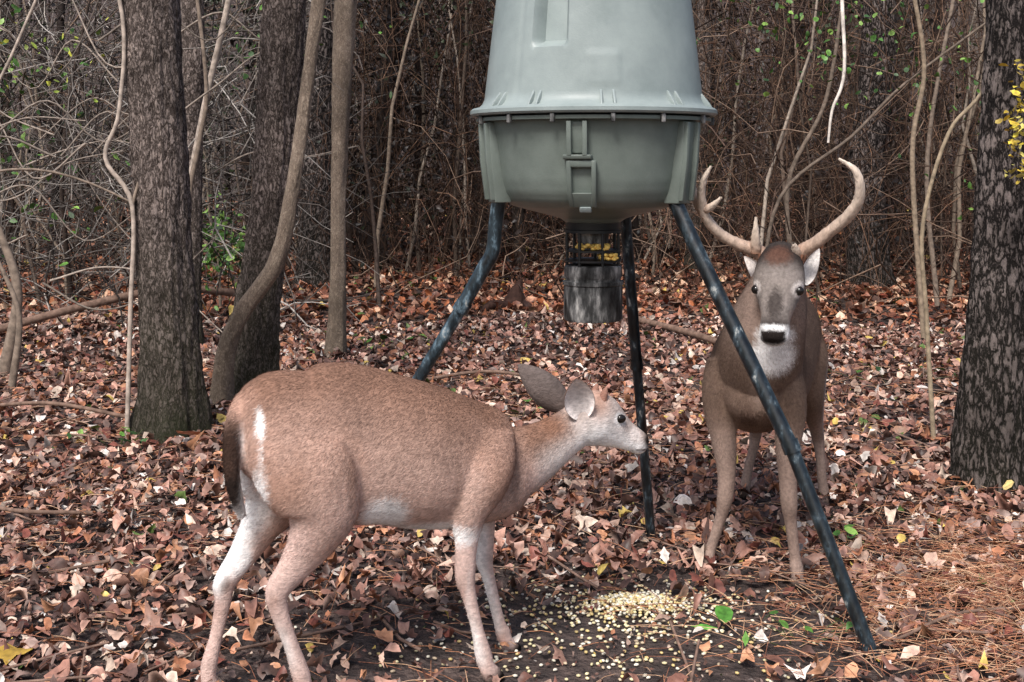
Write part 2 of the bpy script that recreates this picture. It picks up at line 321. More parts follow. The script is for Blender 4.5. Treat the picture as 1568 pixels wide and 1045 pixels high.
# ------------------------------------------------------------------ thicket & far woods
B=Batch()
n=150; Y=R.uniform(16.5,38,n); X=R.uniform(-1,1,n)*(.5*Y+3); K=7
tt=np.linspace(0,1,K)[None]; wob=np.cumsum(R.randn(n,K,2)*.12,1)
P=np.stack([X[:,None]+wob[...,0],Y[:,None]+wob[...,1],gz(X,Y)[:,None]-.1+tt*R.uniform(8,12,n)[:,None]],-1)
rad=R.choice([.05,.08,.13,.18],n,p=[.35,.35,.2,.1])[:,None]*(1.1-.6*tt)
cb=np.array([lin(62,55,52),lin(86,78,73),lin(48,41,39),lin(118,109,104)])[R.randint(0,4,n)]  # far trunks darkened in colour, standing in for unbuilt canopy shade
B.tubes(P,rad,10,cb); B.build("background_trees",M_twig,True)
B=Batch()
n=220; Y=R.uniform(12.5,24,n); X=R.uniform(-1,1,n)*(.46*Y+2); K=8; tt=np.linspace(0,1,K)[None]
m=(np.abs(X-.3)<1.8)&(Y<15); Y[m]+=5
wob=np.cumsum(R.randn(n,K,2)*.13,1); lean=R.randn(n,2)*.5
P=np.stack([X[:,None]+wob[...,0]+lean[:,:1]*tt,Y[:,None]+wob[...,1],gz(X,Y)[:,None]-.05+tt*R.uniform(3,7,n)[:,None]],-1)
cs=np.array([lin(156,140,124),lin(120,105,94),lin(90,77,70),lin(174,160,146)])[R.randint(0,4,n)]*R.uniform(.4,1,(n,1))
B.tubes(P,R.uniform(.010,.028,n)[:,None]*(1.1-.8*tt),6,cs)
def tangle(n,y0,y1,z0,z1,l0,l1,r0,r1,cols,droop,xr=None,K=6,sides=3):
    Y=R.uniform(y0,y1,n); X=R.uniform(-1,1,n)*(.46*Y+1.5) if xr is None else R.uniform(xr[0],xr[1],n)*Y
    Z=gz(X,Y)+z0+(z1-z0)*R.rand(n)**1.2
    D=R.randn(n,3); D[:,1]*=.6; D/=np.linalg.norm(D,axis=1,keepdims=True)
    L=R.uniform(l0,l1,n)[:,None]; P=[np.stack([X,Y,Z],-1)]
    for k in range(K-1):
        D=D+R.randn(n,3)*.28+np.array([0,0,-droop]); D/=np.linalg.norm(D,axis=1,keepdims=True); P.append(P[-1]+D*L/(K-1))
    P=np.stack(P,1); P[...,2]=np.maximum(P[...,2],gz(P[...,0],P[...,1])+.01)
    c=cols[R.randint(0,len(cols),n)]*R.uniform(.25,1.1,(n,1))
    B.tubes(P,R.uniform(r0,r1,n)[:,None]*np.linspace(1,.4,K)[None],sides,c)
brn=np.array([lin(118,98,85),lin(94,76,67),lin(148,125,108),lin(72,59,53)])
gry=np.array([lin(158,149,142),lin(116,107,101),lin(80,74,71),lin(200,192,184)])
red=np.array([lin(132,104,85),lin(108,82,69),lin(86,66,57),lin(162,128,106)])
tangle(2200,13,24,0,5,.8,2.6,.005,.012,brn,.05)
tangle(1400,10.5,18,.0,3.5,.8,2.2,.004,.010,gry*.8,.03,(-.5,-.17))
tangle(800,12,20,.0,3.5,.8,2.4,.004,.011,brn,.05,(.16,.5))
tangle(3000,13,21,.8,5,.7,1.8,.003,.007,red*.9,.55,(.12,.5))
tangle(2800,14,21,.8,5,.7,2.0,.003,.008,red*.5,.6,(-.17,.06))
tangle(1600,14,23,.5,5,.7,1.8,.003,.008,brn,.45)
tangle(900,13,20,0,.7,.4,1.5,.004,.01,brn,.0)
B.build("undergrowth_thicket",M_twig)
B=Batch(); nc=620
cy=R.uniform(14.5,28,nc); cx=R.uniform(-1,1,nc)*(.46*cy+2); cz=gz(cx,cy)+R.uniform(.1,4.8,nc)
k=R.rand(nc)<.3; cx[k]=R.uniform(-.17,.1,k.sum())*cy[k]
per=100; n=nc*per
sg=R.uniform(.25,.7,nc)
X=np.repeat(cx,per)+R.randn(n)*np.repeat(sg,per); Y=np.repeat(cy,per)+R.randn(n)*.4; Z=np.repeat(cz,per)+R.randn(n)*np.repeat(sg,per)*1.1
Z=np.maximum(Z,gz(X,Y)+.03)
pb=np.array([lin(52,42,38),lin(38,31,29),lin(78,62,54),lin(31,27,26),lin(54,64,41),lin(38,45,32)])  # dark browns and greens: woodland shade put into the leaf colours
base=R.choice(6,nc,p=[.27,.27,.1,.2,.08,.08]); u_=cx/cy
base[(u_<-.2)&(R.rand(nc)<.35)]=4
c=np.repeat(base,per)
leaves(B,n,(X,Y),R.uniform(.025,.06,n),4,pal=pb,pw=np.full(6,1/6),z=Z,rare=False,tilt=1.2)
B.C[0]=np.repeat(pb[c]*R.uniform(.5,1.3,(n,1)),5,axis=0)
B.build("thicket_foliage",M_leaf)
B=Batch()
def greens(n,c,s,sz,cols):
    X=c[0]+R.randn(n)*s[0]; Y=c[1]+R.randn(n)*s[1]; Z=c[2]+R.randn(n)*s[2]
    Z=np.maximum(Z,gz(X,Y)+.01)
    leaves(B,n,(X,Y),R.uniform(sz*.6,sz*1.2,n),8,pal=np.array(cols),pw=np.full(len(cols),1/len(cols)),z=Z,rare=False,tilt=.9,curl=.5)
G=[lin(100,146,62),lin(76,118,52),lin(138,176,86),lin(60,94,48)]
greens(330,(-2.72,11.5,.75),(.16,.3,.17),.035,G)
greens(160,(3.0,11,2.6),(.5,.4,.3),.03,G); greens(140,(5.0,13,2.3),(.6,.4,.4),.035,G); greens(80,(2.5,10.5,2.9),(.6,.3,.2),.035,G)
greens(140,(-5.5,13,2.6),(.6,.4,.4),.05,G); greens(90,(-2.4,13.5,3.0),(.5,.3,.3),.045,G); greens(110,(5.2,11.5,1.6),(.6,.4,.5),.035,G)
greens(110,(-5,12,1.2),(.6,.4,.5),.05,G); greens(30,(-3.6,9.5,2.3),(.3,.3,.2),.025,[lin(196,200,80),lin(150,170,70)])
B.build("green_understory",M_leaf)
B=Batch(); B.tube([(2.75,5.4,2.6),(2.5,5.4,2.2),(2.25,5.35,1.95),(2.2,5.3,1.47)],[.01,.008,.005,.002],6,lin(110,90,60))
n=120; t=R.rand(n); X=2.19+.02*R.randn(n)+.1*(t-.3)**2; Y=5.35+R.randn(n)*.05; Z=1.45+t*.55
leaves(B,n,(X,Y),R.uniform(.012,.022,n),8,pal=np.array([lin(244,222,80),lin(224,192,70),lin(248,234,130)]),pw=np.full(3,1/3),z=Z,rare=False,tilt=.6,curl=.4)
B.build("yellow_leaf_branch",M_leaf)
def plant(name,c,n,s,sz,cols):
    B=Batch(); cols=np.array(cols)
    X=c[0]+R.randn(n)*s; Y=c[1]+R.randn(n)*s; Z=gz(X,Y)+R.uniform(.04,.12,n)
    P=np.stack([np.stack([X*.3+c[0]*.7,Y*.3+c[1]*.7,gz(X,Y)],-1),np.stack([X*.7+c[0]*.3,Y*.7+c[1]*.3,Z*.7],-1),np.stack([X,Y,Z],-1)],1)
    B.tubes(P,np.full((n,3),.0015),4,np.tile(lin(80,90,50),(n,1)))
    leaves(B,n,(X,Y),R.uniform(sz*.7,sz*1.2,n),10,pal=cols,pw=np.full(len(cols),1/len(cols)),z=Z,rare=False,tilt=.35,curl=.4)
    B.build(name,M_leaf,loc=(c[0],c[1],0))
plant("seedling_plant",(-2.15,6.75),14,.12,.03,G); plant("seedling_plant",(.93,3.98),9,.08,.024,G); plant("seedling_plant",(-1.2,10.2),10,.25,.05,G)
plant("seedling_plant",(2.6,8.5),10,.3,.04,G); plant("seedling_plant",(.05,7.3),7,.2,.035,G); plant("seedling_plant",(1.3,4.9),4,.1,.025,G)
B=Batch()
leaves(B,3,(np.array([-1.52,-1.72,2.25]),np.array([3.78,6.65,5.6])),np.array([.085,.09,.06]),15,pal=np.array([lin(232,190,84)]),pw=[1.],z=np.array([.05,.09,.08]),rare=False,curl=.5,tilt=.3)
B.C[0][16:32]=lin(206,128,88); B.C[0][32:]=lin(236,210,140)
leaves(B,2,(np.array([.70,.62]),np.array([4.08,4.0])),np.array([.055,.035]),12,pal=np.array([lin(96,156,64)]),pw=[1.],z=np.array([.05,.04]),rare=False,curl=.3,tilt=.15)
B.build("fallen_leaves_bright",M_leaf)
# ------------------------------------------------------------------ deer feeder
FX,FY=.295,4.5
feeder=empty("deer_feeder",(FX,FY,0))
M_hop=mat_noise("hopper_plastic_shaded",[(.25,lin(88,96,91)),(.5,lin(108,117,111)),(.8,lin(124,133,127))],5,8,.42,.15,.004,spec=.4,bscale=180)  # darker than the lid: shade on the lower body put into the colour
M_lid=mat_noise("lid_plastic_skylit",[(.25,lin(122,134,133)),(.5,lin(142,153,152)),(.8,lin(158,169,167))],5,8,.42,.15,.004,spec=.4,bscale=180)  # paler and bluer than the hopper: sky light painted into the plastic
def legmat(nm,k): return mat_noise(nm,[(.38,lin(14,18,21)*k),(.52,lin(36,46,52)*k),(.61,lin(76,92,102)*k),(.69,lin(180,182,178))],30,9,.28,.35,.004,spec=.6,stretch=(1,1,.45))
M_leg=legmat("leg_paint",.65); M_leg2=legmat("leg_paint_pale",1.7)  # side leg gets the same paint colours scaled brighter
M_unit=mat_noise("spinner_metal",[(.36,lin(12,12,12)),(.48,lin(62,62,62)),(.57,lin(122,121,120)),(.7,lin(200,197,193))],24,9,.55,.3,.003,stretch=(1,1,.3),spec=.4)
M_blk,_,b,_,_=mat_new("black_metal"); b.inputs["Base Color"].default_value=(.012,.012,.013,1); b.inputs["Roughness"].default_value=.4
def revolve(name,prof,mat,seg=192,mod=None):
    P=np.array(prof); K=len(P); ph=np.arange(seg)*2*math.pi/seg
    Rr=np.tile(P[:,0][:,None],(1,seg)); Z=np.tile(P[:,1][:,None],(1,seg)); PH=np.tile(ph[None],(K,1))
    if mod is not None: Rr=mod(Rr,Z,PH)
    V=np.stack([Rr*np.sin(PH),-Rr*np.cos(PH),Z],-1).reshape(-1,3)
    idx=np.arange(K*seg).reshape(K,seg); nx=np.roll(idx,-1,1)
    F=np.stack([idx[:-1],nx[:-1],nx[1:],idx[1:]],-1).reshape(-1,4)
    o=new_mesh(name,V,[F],None,mat,True,feeder)
    m=o.modifiers.new("e","EDGE_SPLIT"); m.split_angle=math.radians(38)
    return o
def dens(p,step=.012):
    out=[p[0]]
    for a,b in zip(p[:-1],p[1:]):
        n=max(1,int(math.hypot(b[0]-a[0],b[1]-a[1])/step))
        for k in range(1,n+1): out.append((a[0]+(b[0]-a[0])*k/n,a[1]+(b[1]-a[1])*k/n))
    return out
def lidmod(Rr,Z,PH):
    out=Rr.copy()
    for c in (-27,93,213):
        d=np.degrees(np.abs((PH-math.radians(c)+math.pi)%(2*math.pi)-math.pi))
        m=(1-sstep(8.2,9.4,d))*sstep(1.938,1.952,Z)*(1-sstep(2.28,2.31,Z)); out-= .055*m
    d=np.degrees(np.abs((PH-math.radians(2)+math.pi)%(2*math.pi)-math.pi)); out+=.003*(d<8)*((Z>1.8)&(Z<1.92))
    d=np.degrees(np.abs((PH-math.radians(-45)+math.pi)%(2*math.pi)-math.pi)); out-=.004*(1-sstep(.5,2,d))*(Z>1.77)*(Z<2.3)
    return out
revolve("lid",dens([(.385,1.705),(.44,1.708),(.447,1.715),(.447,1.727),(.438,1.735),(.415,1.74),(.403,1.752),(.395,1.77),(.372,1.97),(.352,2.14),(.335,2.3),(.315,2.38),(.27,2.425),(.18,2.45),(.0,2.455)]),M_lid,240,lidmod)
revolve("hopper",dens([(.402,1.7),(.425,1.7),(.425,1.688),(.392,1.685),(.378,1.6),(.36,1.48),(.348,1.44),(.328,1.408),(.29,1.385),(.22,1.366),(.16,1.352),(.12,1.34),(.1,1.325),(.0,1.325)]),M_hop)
def wallbox(name,phi,prof,hw,inn,mat=M_hop,bev=.004,parent=feeder):
    ph=math.radians(phi); er=np.array([math.sin(ph),-math.cos(ph),0]); et=np.array([math.cos(ph),math.sin(ph),0])
    V=[];F=[]
    for z,r in prof:
        for rr,t in ((r,-hw),(r,hw),(r-inn,hw),(r-inn,-hw)): V.append(er*rr+et*t+np.array([0,0,z]))
    for i in range(len(prof)-1):
        a=i*4
        for k in range(4): F.append((a+k,a+(k+1)%4,a+4+(k+1)%4,a+4+k))
    F.append((3,2,1,0)); e=(len(prof)-1)*4; F.append((e,e+1,e+2,e+3))
    o=new_mesh(name,V,[np.array(F)],None,mat,False,parent)
    m=o.modifiers.new("b","BEVEL"); m.width=bev; m.segments=2
    return o
for i,p in enumerate((51,-72,155)):
    wallbox(f"leg_socket_{i}",p,[(1.4,.385),(1.55,.402),(1.684,.41)],.042,.06)
    wallbox(f"leg_socket_rib_a_{i}",p-4.6,[(1.41,.402),(1.55,.42),(1.68,.426)],.008,.05,bev=.002)
    wallbox(f"leg_socket_rib_b_{i}",p+4.6,[(1.41,.402),(1.55,.42),(1.68,.426)],.008,.05,bev=.002)
wallbox("bracket_rib_a",-15,[(1.565,.415),(1.68,.42)],.008,.06,bev=.002)
wallbox("bracket_rib_b",-7.6,[(1.565,.415),(1.68,.42)],.008,.06,bev=.002)
wallbox("bracket_plate",-11.3,[(1.572,.391),(1.68,.404)],.03,.05)
wallbox("bracket_foot",-11.3,[(1.552,.408),(1.568,.414)],.048,.06)
wallbox("control_box_side_a",-15.6,[(1.392,.35),(1.44,.385),(1.548,.405)],.008,.09,bev=.003)
wallbox("control_box_side_b",-3.4,[(1.392,.35),(1.44,.385),(1.548,.405)],.008,.09,bev=.003)
wallbox("control_box_base",-9.5,[(1.39,.345),(1.44,.378)],.045,.09)
wallbox("control_box_top",-9.5,[(1.525,.398),(1.549,.402)],.045,.07)
wallbox("control_box_door",-9.5,[(1.438,.362),(1.527,.376)],.043,.03,bev=.003)
wallbox("control_box_knob",-8,[(1.372,.34),(1.392,.352)],.02,.03,bev=.004,mat=M_lid)
for i,p in enumerate((-58,-53,-34,-30,0,6,36,41,72,110,150,200,250)):
    wallbox(f"rim_gusset_{i}",p,[(1.733,.436),(1.752,.424),(1.785,.398)],.004,.05,bev=.0015,mat=M_lid)
for i,p in enumerate((-70,-45,-22,5,29,58,88,130,180,230)):
    wallbox(f"rim_bolt_{i}",p,[(1.676,.438),(1.706,.438)],.007,.016,mat=M_unit,bev=.003)
revolve("funnel_collar",[(.1,1.335),(.098,1.3),(.104,1.298),(.104,1.288),(.0,1.286)],M_blk,64)
revolve("feed_tube",[(.06,1.29),(.055,1.25),(.0,1.248)],M_unit,48)
revolve("spinner_plate",[(0,1.226),(.1,1.226),(.1,1.219),(0,1.217)],M_blk,64)
revolve("guard_plate",[(0,1.19),(.104,1.19),(.104,1.183),(0,1.18)],M_blk,64)
revolve("motor_housing",[(0,1.17),(.098,1.17),(.104,1.165),(.106,1.13),(.1,1.12),(.1,1.115),(.111,1.112),(.111,1.1),(.107,1.096),(.107,.98),(.103,.97),(0,.968)],M_unit,96)
Bc=Batch()
for k in range(7):
    a=k*math.pi/3.5+.3; Bc.tube([(.095*math.sin(a),-.095*math.cos(a),1.16),(.095*math.sin(a),-.095*math.cos(a),1.295)],.006,8,lin(20,20,20),2)
Bc.build("spacer_rods",M_blk,True,feeder)
Bc=Batch(); n=120; t=R.rand(n); xx=np.where(t<.6,R.uniform(-.06,.05,n),R.uniform(.02,.08,n)); yy=R.uniform(-.09,-.03,n)
Q=ico[None]*np.array([.010,.008,.007])+np.stack([xx,yy,np.where(t<.6,1.232,1.196)+R.rand(n)*.016],-1)[:,None]
Bc.add(Q.reshape(-1,3),(icf[None]+(np.arange(n)*12)[:,None,None]).reshape(-1,3),lin(252,210,112)); Bc.build("corn_in_spinner",M_leaf,True,feeder)
def leg(name,top,mid,joint,foot,r=.026,mat=M_leg):
    B=Batch(); f=lambda p:np.array(p)-np.array([FX,FY,0])
    top,mid,joint,foot=map(f,(top,mid,joint,foot))
    def seg(a,b,r,n=14): 
        t=np.linspace(0,1,n)[:,None]; B.tubes((a+(b-a)*t)[None],np.full((1,n),r),20,np.ones(3)*.1)
    pts=catmull(np.array([top,top+(mid-top)*.55,mid,mid+(joint-mid)*.3,joint]),8)
    B.tubes(pts[None],np.full((1,len(pts)),r),20,np.ones(3)*.1)
    d=(foot-joint)/np.linalg.norm(foot-joint)
    seg(joint-d*.02,joint+d*.02,r*1.14,4); seg(joint,foot,r*.88); seg(foot-d*.05,foot+d*.02,r*1.0,4)
    seg(joint+d*.018,joint+d*.021,r*.9,3)
    B.build(name,mat,True,feeder)
leg("leg_front",(.555,4.285,1.43),(.62,4.23,1.27),(.905,4.01,.62),(1.13,3.83,-.02))
leg("leg_side",(-.045,4.42,1.43),(-.07,4.44,1.22),(-.18,4.48,1.02),(-.8,4.68,-.02),mat=M_leg2)
leg("leg_back",(.43,4.76,1.42),(.445,4.79,1.25),(.49,4.86,.75),(.565,4.98,-.02),r=.022)
# ------------------------------------------------------------------ animals
def loft(nodes,n=28,sub=6,lat=(0,1,0),w0=-.55,w1=.25):
    A=np.array([[*nd[:5],*nd[5],*nd[6]] for nd in nodes],float); D=catmull(A,sub)
    P=D[:,:3]; T=np.gradient(P,axis=0); T/=np.linalg.norm(T,axis=1,keepdims=True)
    lat=np.array(lat,float); U=np.cross(T,lat[None]); U/=np.linalg.norm(U,axis=1,keepdims=True)
    th=np.arange(n)*2*math.pi/n; a=np.clip(D[:,3],.002,9)[:,None,None]; b=np.clip(D[:,4],.002,9)[:,None,None]
    V=P[:,None]+a*np.cos(th)[None,:,None]*lat+b*np.sin(th)[None,:,None]*U[:,None]
    w=sstep(w0,w1,np.sin(th))[None,:,None]; C=D[:,None,8:11]*(1-w)+D[:,None,5:8]*w
    K=len(D); V=V.reshape(-1,3); C=np.clip(C.reshape(-1,3),.003,1)
    idx=np.arange(K*n).reshape(K,n); nx=np.roll(idx,-1,1)
    F=np.stack([idx[:-1],idx[1:],nx[1:],nx[:-1]],-1).reshape(-1,4)
    V=np.vstack([V,P[0],P[-1]]); C=np.vstack([C,C[:1],C[-1:]])
    s,e=K*n,K*n+1
    T3=[(s,k,(k+1)%n) for k in range(n)]+[(e,(K-1)*n+(k+1)%n,(K-1)*n+k) for k in range(n)]
    return V,F,np.array(T3),C
def body(name,lofts,spots,parent,voxel=.0065,flow=(-1,0,-.45),nf=60000,furlen=.014,short=None,smooth=6):
    B=Batch()
    for L in lofts:
        V,F,T,C=L; n0=B.n; B.add(V,F,C); B.F.setdefault(3,[]).append(T+n0)
    Vs=np.vstack(B.V); Cs=np.vstack(B.C)
    tmp=new_mesh("tmp",Vs,[np.vstack(v) for v in B.F.values()])
    m=tmp.modifiers.new("r","REMESH"); m.mode='VOXEL'; m.voxel_size=voxel
    s=tmp.modifiers.new("s","SMOOTH"); s.factor=.5; s.iterations=smooth
    dg=bpy.context.evaluated_depsgraph_get(); me=bpy.data.meshes.new_from_object(tmp.evaluated_get(dg))
    bpy.data.objects.remove(tmp)
    nv=len(me.vertices); V=np.zeros(nv*3,dtype=np.float32); me.vertices.foreach_get("co",V); V=V.reshape(-1,3)
    Nn=np.zeros(nv*3,dtype=np.float32); me.vertices.foreach_get("normal",Nn); Nn=Nn.reshape(-1,3)
    kd=kdtree.KDTree(len(Vs))
    for i,v in enumerate(Vs): kd.insert(v,i)
    kd.balance(); C=np.zeros((nv,3))
    for i in range(nv):
        r=kd.find_n(V[i],7); w=np.array([1/(q[2]+.01) for q in r]); C[i]=(Cs[[q[1] for q in r]]*w[:,None]).sum(0)/w.sum()
    for c,rad,colr,st in spots:
        d=np.sqrt((((V-np.array(c))/np.array(rad))**2).sum(1)); w=(st*(1-sstep(.5,1.1,d+.07*R.randn(nv))))[:,None]; C=C*(1-w)+np.array(colr)*w
    a=me.color_attributes.new("Col",'FLOAT_COLOR','POINT'); c4=np.ones((nv,4),dtype=np.float32); c4[:,:3]=C; a.data.foreach_set("color",c4.ravel())
    me.polygons.foreach_set("use_smooth",np.ones(len(me.polygons),dtype=bool)); me.materials.clear(); me.materials.append(M_fur); me.name=name
    o=bpy.data.objects.new(name,me); link(o,parent)
    i=R.randint(0,nv,nf); p=V[i]+R.randn(nf,3)*voxel*.5; nn=Nn[i]
    p-=nn*((p-V[i])*nn).sum(1)[:,None]
    f=np.array(flow)[None]+R.randn(nf,3)*.25; f-=nn*(f*nn).sum(1)[:,None]; f/=np.linalg.norm(f,axis=1,keepdims=True)
    L=np.full(nf,furlen)*R.uniform(.6,1.3,nf)
    if short is not None: L*=short(V[i])
    side=np.cross(nn,f)*(L*.07)[:,None]
    Vv=np.stack([p-side-nn*.001,p+side-nn*.001,p+f*L[:,None]+nn*(L*.2)[:,None]],1).reshape(-1,3)
    cc=C[i]*R.uniform(.65,1.4,(nf,1)); 
    new_mesh("coat",Vv,[np.arange(nf*3).reshape(-1,3)],np.repeat(cc,3,0),M_coat,False,parent)
    return o
def ear(name,base,tip,normal,W,cin,cout,parent,depth=.35,shade=.3):
    base,tip,nrm=map(lambda q:np.array(q,float),(base,tip,normal)); ax=tip-base; Lg=np.linalg.norm(ax); ax/=Lg
    nrm-=ax*nrm.dot(ax); nrm/=np.linalg.norm(nrm); sd=np.cross(ax,nrm)
    nu,nv=18,17; Vs=[];Cs=[];Fs=[]
    for layer,(off,col) in enumerate(((.0025,cin),(-.0025,cout))):
        for i in range(nu):
            u=i/(nu-1); w=W*.5*(math.sin(math.pi*min(1,(u*.93+.06))**.8)**.75 if u<1 else .02)
            for j in range(nv):
                v=-1+2*j/(nv-1)
                q=base+ax*Lg*u+sd*w*math.sin(v*1.35)/math.sin(1.35)+nrm*(w*(v*v)*depth*2*(1-.6*u)+off-.02*math.sin(u*3))
                Vs.append(q)
                e=abs(v); c=np.array(col)
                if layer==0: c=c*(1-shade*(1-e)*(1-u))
                if layer==0 and e>.93: c=np.array(cout)*.8
                Cs.append(c)
        o=layer*nu*nv
        for i in range(nu-1):
            for j in range(nv-1):
                a=o+i*nv+j; f=(a,a+1,a+nv+1,a+nv); Fs.append(f if layer==0 else f[::-1])
    o=nu*nv
    for i in range(nu-1):
        for j in (0,nv-1):
            a=i*nv+j; Fs.append((a,a+nv,a+nv+o,a+o))
    new_mesh(name,Vs,[np.array(Fs)],np.array(Cs),M_fur,True,parent)
def ball(name,c,r,mat,parent,sc=(1,1,1)):
    bpy.ops.mesh.primitive_uv_sphere_add(segments=24,ring_count=16,radius=r); o=bpy.context.object; o.name=name; o.data.name=name
    o.location=c; o.scale=sc; o.data.materials.append(mat); bpy.ops.object.shade_smooth(); o.parent=parent; return o
# --- doe
doe=empty("doe_deer",(-.677,3.62,0),math.radians(22))
tb=lin(176,142,126); td=lin(138,106,90); tl=lin(202,172,159); wh=lin(248,246,245); pk=lin(208,180,170); gy=lin(188,173,166); hf=lin(40,35,33); pl=lin(230,220,215); dk=lin(66,50,43)
L=[]
L.append(loft([(-.12,0,.75,.03,.05,tb,tl),(-.105,0,.75,.075,.12,tb,tl),(-.06,0,.755,.115,.16,td,tl),(-.01,0,.755,.14,.18,td,tl),(.05,0,.735,.15,.205,td,tl),(.136,0,.722,.145,.228,td,tl),(.236,0,.693,.15,.235,td,tl),(.337,0,.671,.168,.223,td,tl),
 (.441,0,.640,.172,.217,td,tl),(.547,0,.612,.152,.202,td,tl),(.62,0,.597,.13,.188,td,tl),(.70,0,.58,.10,.155,tb,tl),(.76,0,.585,.075,.11,tb,tl)],32,6,w0=-.7,w1=1.0))
L.append(loft([(.60,0,.60,.11,.15,tb,tl),(.655,0,.59,.095,.14,td,tl),(.744,0,.595,.076,.118,td,pk),(.834,0,.63,.063,.09,td,pl),(.905,0,.668,.056,.075,td,pl),(.965,0,.70,.054,.07,gy,pl)],28,6,w0=-.6,w1=.6))
L.append(loft([(.925,0,.725,.04,.05,td,pl),(.955,0,.724,.055,.07,gy,pl),(1.0,0,.718,.063,.09,tb,wh),(1.04,0,.703,.061,.087,gy,wh),(1.076,0,.682,.05,.071,gy,wh),(1.12,0,.655,.036,.051,gy,wh),(1.16,0,.633,.031,.042,gy,wh),(1.19,0,.615,.029,.036,dk,wh),(1.205,0,.607,.018,.022,hf,pl)],28,6,w0=-.7,w1=.6))
L.append(loft([(.63,-.07,.73,.045,.08,tb,tb),(.61,-.10,.65,.06,.092,tb,tb),(.585,-.118,.575,.057,.082,tb,tl),(.55,-.113,.49,.044,.057,tl,tl),(.54,-.103,.39,.028,.036,pk,pk),(.538,-.10,.29,.026,.032,pk,pk),(.55,-.10,.235,.019,.023,pk,pk),(.575,-.105,.13,.017,.02,pk,pl),(.592,-.11,.055,.022,.027,pk,pl),(.603,-.113,.015,.02,.025,pk,pk),(.622,-.115,-.015,.024,.032,hf,hf),(.63,-.115,-.035,.024,.034,hf,hf)],20,5))
L.append(loft([(.62,.08,.66,.055,.08,tb,tb),(.64,.075,.52,.045,.06,tl,tl),(.66,.065,.40,.03,.038,tl,wh),(.66,.06,.28,.025,.029,pk,wh),(.675,.06,.22,.018,.021,pk,wh),(.71,.06,.08,.017,.019,pk,pl),(.722,.06,.045,.021,.025,pk,pk),(.735,.06,.01,.019,.023,pk,pk),(.752,.06,-.015,.023,.03,hf,hf),(.76,.06,-.03,.023,.032,hf,hf)],20,5))
L.append(loft([(.02,-.07,.83,.06,.10,tb,tb),(.03,-.095,.73,.08,.145,tb,tb),(.07,-.115,.63,.083,.142,tb,tb),(.095,-.121,.54,.067,.108,tl,tl),(.065,-.112,.455,.048,.072,tl,pk),(.015,-.10,.38,.030,.048,pk,pk),(-.028,-.095,.322,.025,.037,pk,pk),(-.024,-.095,.265,.020,.027,pk,pk),(.008,-.095,.17,.018,.022,pk,pl),(.038,-.095,.075,.023,.027,pk,pk),(.05,-.095,.03,.02,.025,pk,pk),(.065,-.095,-.01,.025,.033,hf,hf),(.072,-.095,-.035,.025,.036,hf,hf)],22,5))
L.append(loft([(-.01,.07,.80,.06,.10,tb,tb),(-.0,.09,.70,.075,.13,tb,wh),(.0,.10,.6,.07,.12,tl,wh),(.0,.10,.53,.06,.095,tl,wh),(-.045,.095,.45,.044,.06,tl,wh),(-.10,.09,.37,.03,.043,pk,wh),(-.148,.09,.30,.025,.035,pk,wh),(-.152,.09,.25,.02,.026,pk,pk),(-.172,.09,.15,.017,.02,pk,pk),(-.192,.09,.07,.022,.025,pk,pk),(-.195,.09,.03,.02,.023,pk,pk),(-.185,.09,-.01,.024,.031,hf,hf),(-.18,.09,-.03,.024,.033,hf,hf)],22,5))
L.append(loft([(-.085,0,.87,.03,.03,td,td),(-.12,-.01,.83,.036,.03,td,tb),(-.143,-.02,.75,.044,.026,wh,dk),(-.146,-.025,.66,.044,.022,wh,dk),(-.132,-.025,.58,.034,.018,wh,dk),(-.112,-.025,.52,.012,.01,wh,wh)],20,6,w0=.1,w1=.9))
spots=[((.285,-.11,.49),(.085,.12,.095),wh,1),((.42,-.10,.425),(.20,.14,.05),wh,1),((-.078,-.10,.60),(.03,.07,.13),wh,1),((-.077,-.1,.80),(.013,.06,.055),wh,1),((-.08,-.1,.72),(.008,.06,.06),wh,.7),((-.06,-.06,.48),(.05,.1,.09),wh,.8),((-.12,.06,.62),(.05,.06,.16),wh,.9),
 ((-.148,-.05,.69),(.03,.05,.15),dk,.95),((-.148,-.05,.60),(.022,.05,.07),hf,.7),((.17,-.15,.62),(.022,.06,.12),td,.4),((.09,-.17,.62),(.08,.08,.13),tl,.35),((.705,-.09,.57),(.025,.06,.10),dk,.35),((.50,-.15,.56),(.02,.06,.10),td,.3),  # darker and paler thigh and shoulder patches: muscle shading painted into the coat
 ((1.0,-.07,.64),(.09,.06,.05),wh,.8),((1.092,-.05,.715),(.036,.03,.028),wh,.85),((1.092,-.05,.717),(.019,.03,.014),hf,.9),((1.2,0,.63),(.024,.05,.02),hf,1),((1.15,-.035,.655),(.03,.03,.03),pl,.7),((1.178,-.03,.603),(.03,.03,.006),dk,.8),
 ((-.1,.05,.37),(.035,.05,.06),wh,.9),((-.12,-.0,.33),(.025,.1,.03),wh,.7),((-.15,.06,.30),(.02,.03,.03),dk,.5),((-.04,-.09,.30),(.02,.04,.03),tb,.5),((.54,-.13,.20),(.012,.03,.14),pl,.4)]
def shortd(P): return np.where((P[:,0]>.93)|(P[:,2]<.42),.45,1.)
body("doe_body",L,spots,doe,short=shortd,nf=110000)
ear("ear_near",(.95,-.045,.735),(.905,-.105,.865),(-.25,-1,.15),.1,lin(240,230,226),lin(120,98,88),doe,.25,.4)
ear("ear_far",(.935,.035,.745),(.785,.085,.89),(-.25,1,.35),.105,lin(200,180,172),lin(108,97,93),doe,.4)
ball("eye_near",(1.090,-.0495,.716),.014,M_eye,doe,(1.15,.7,1)); ball("eye_far",(1.090,.0495,.716),.014,M_eye,doe,(1.15,.7,1))
B=Batch()
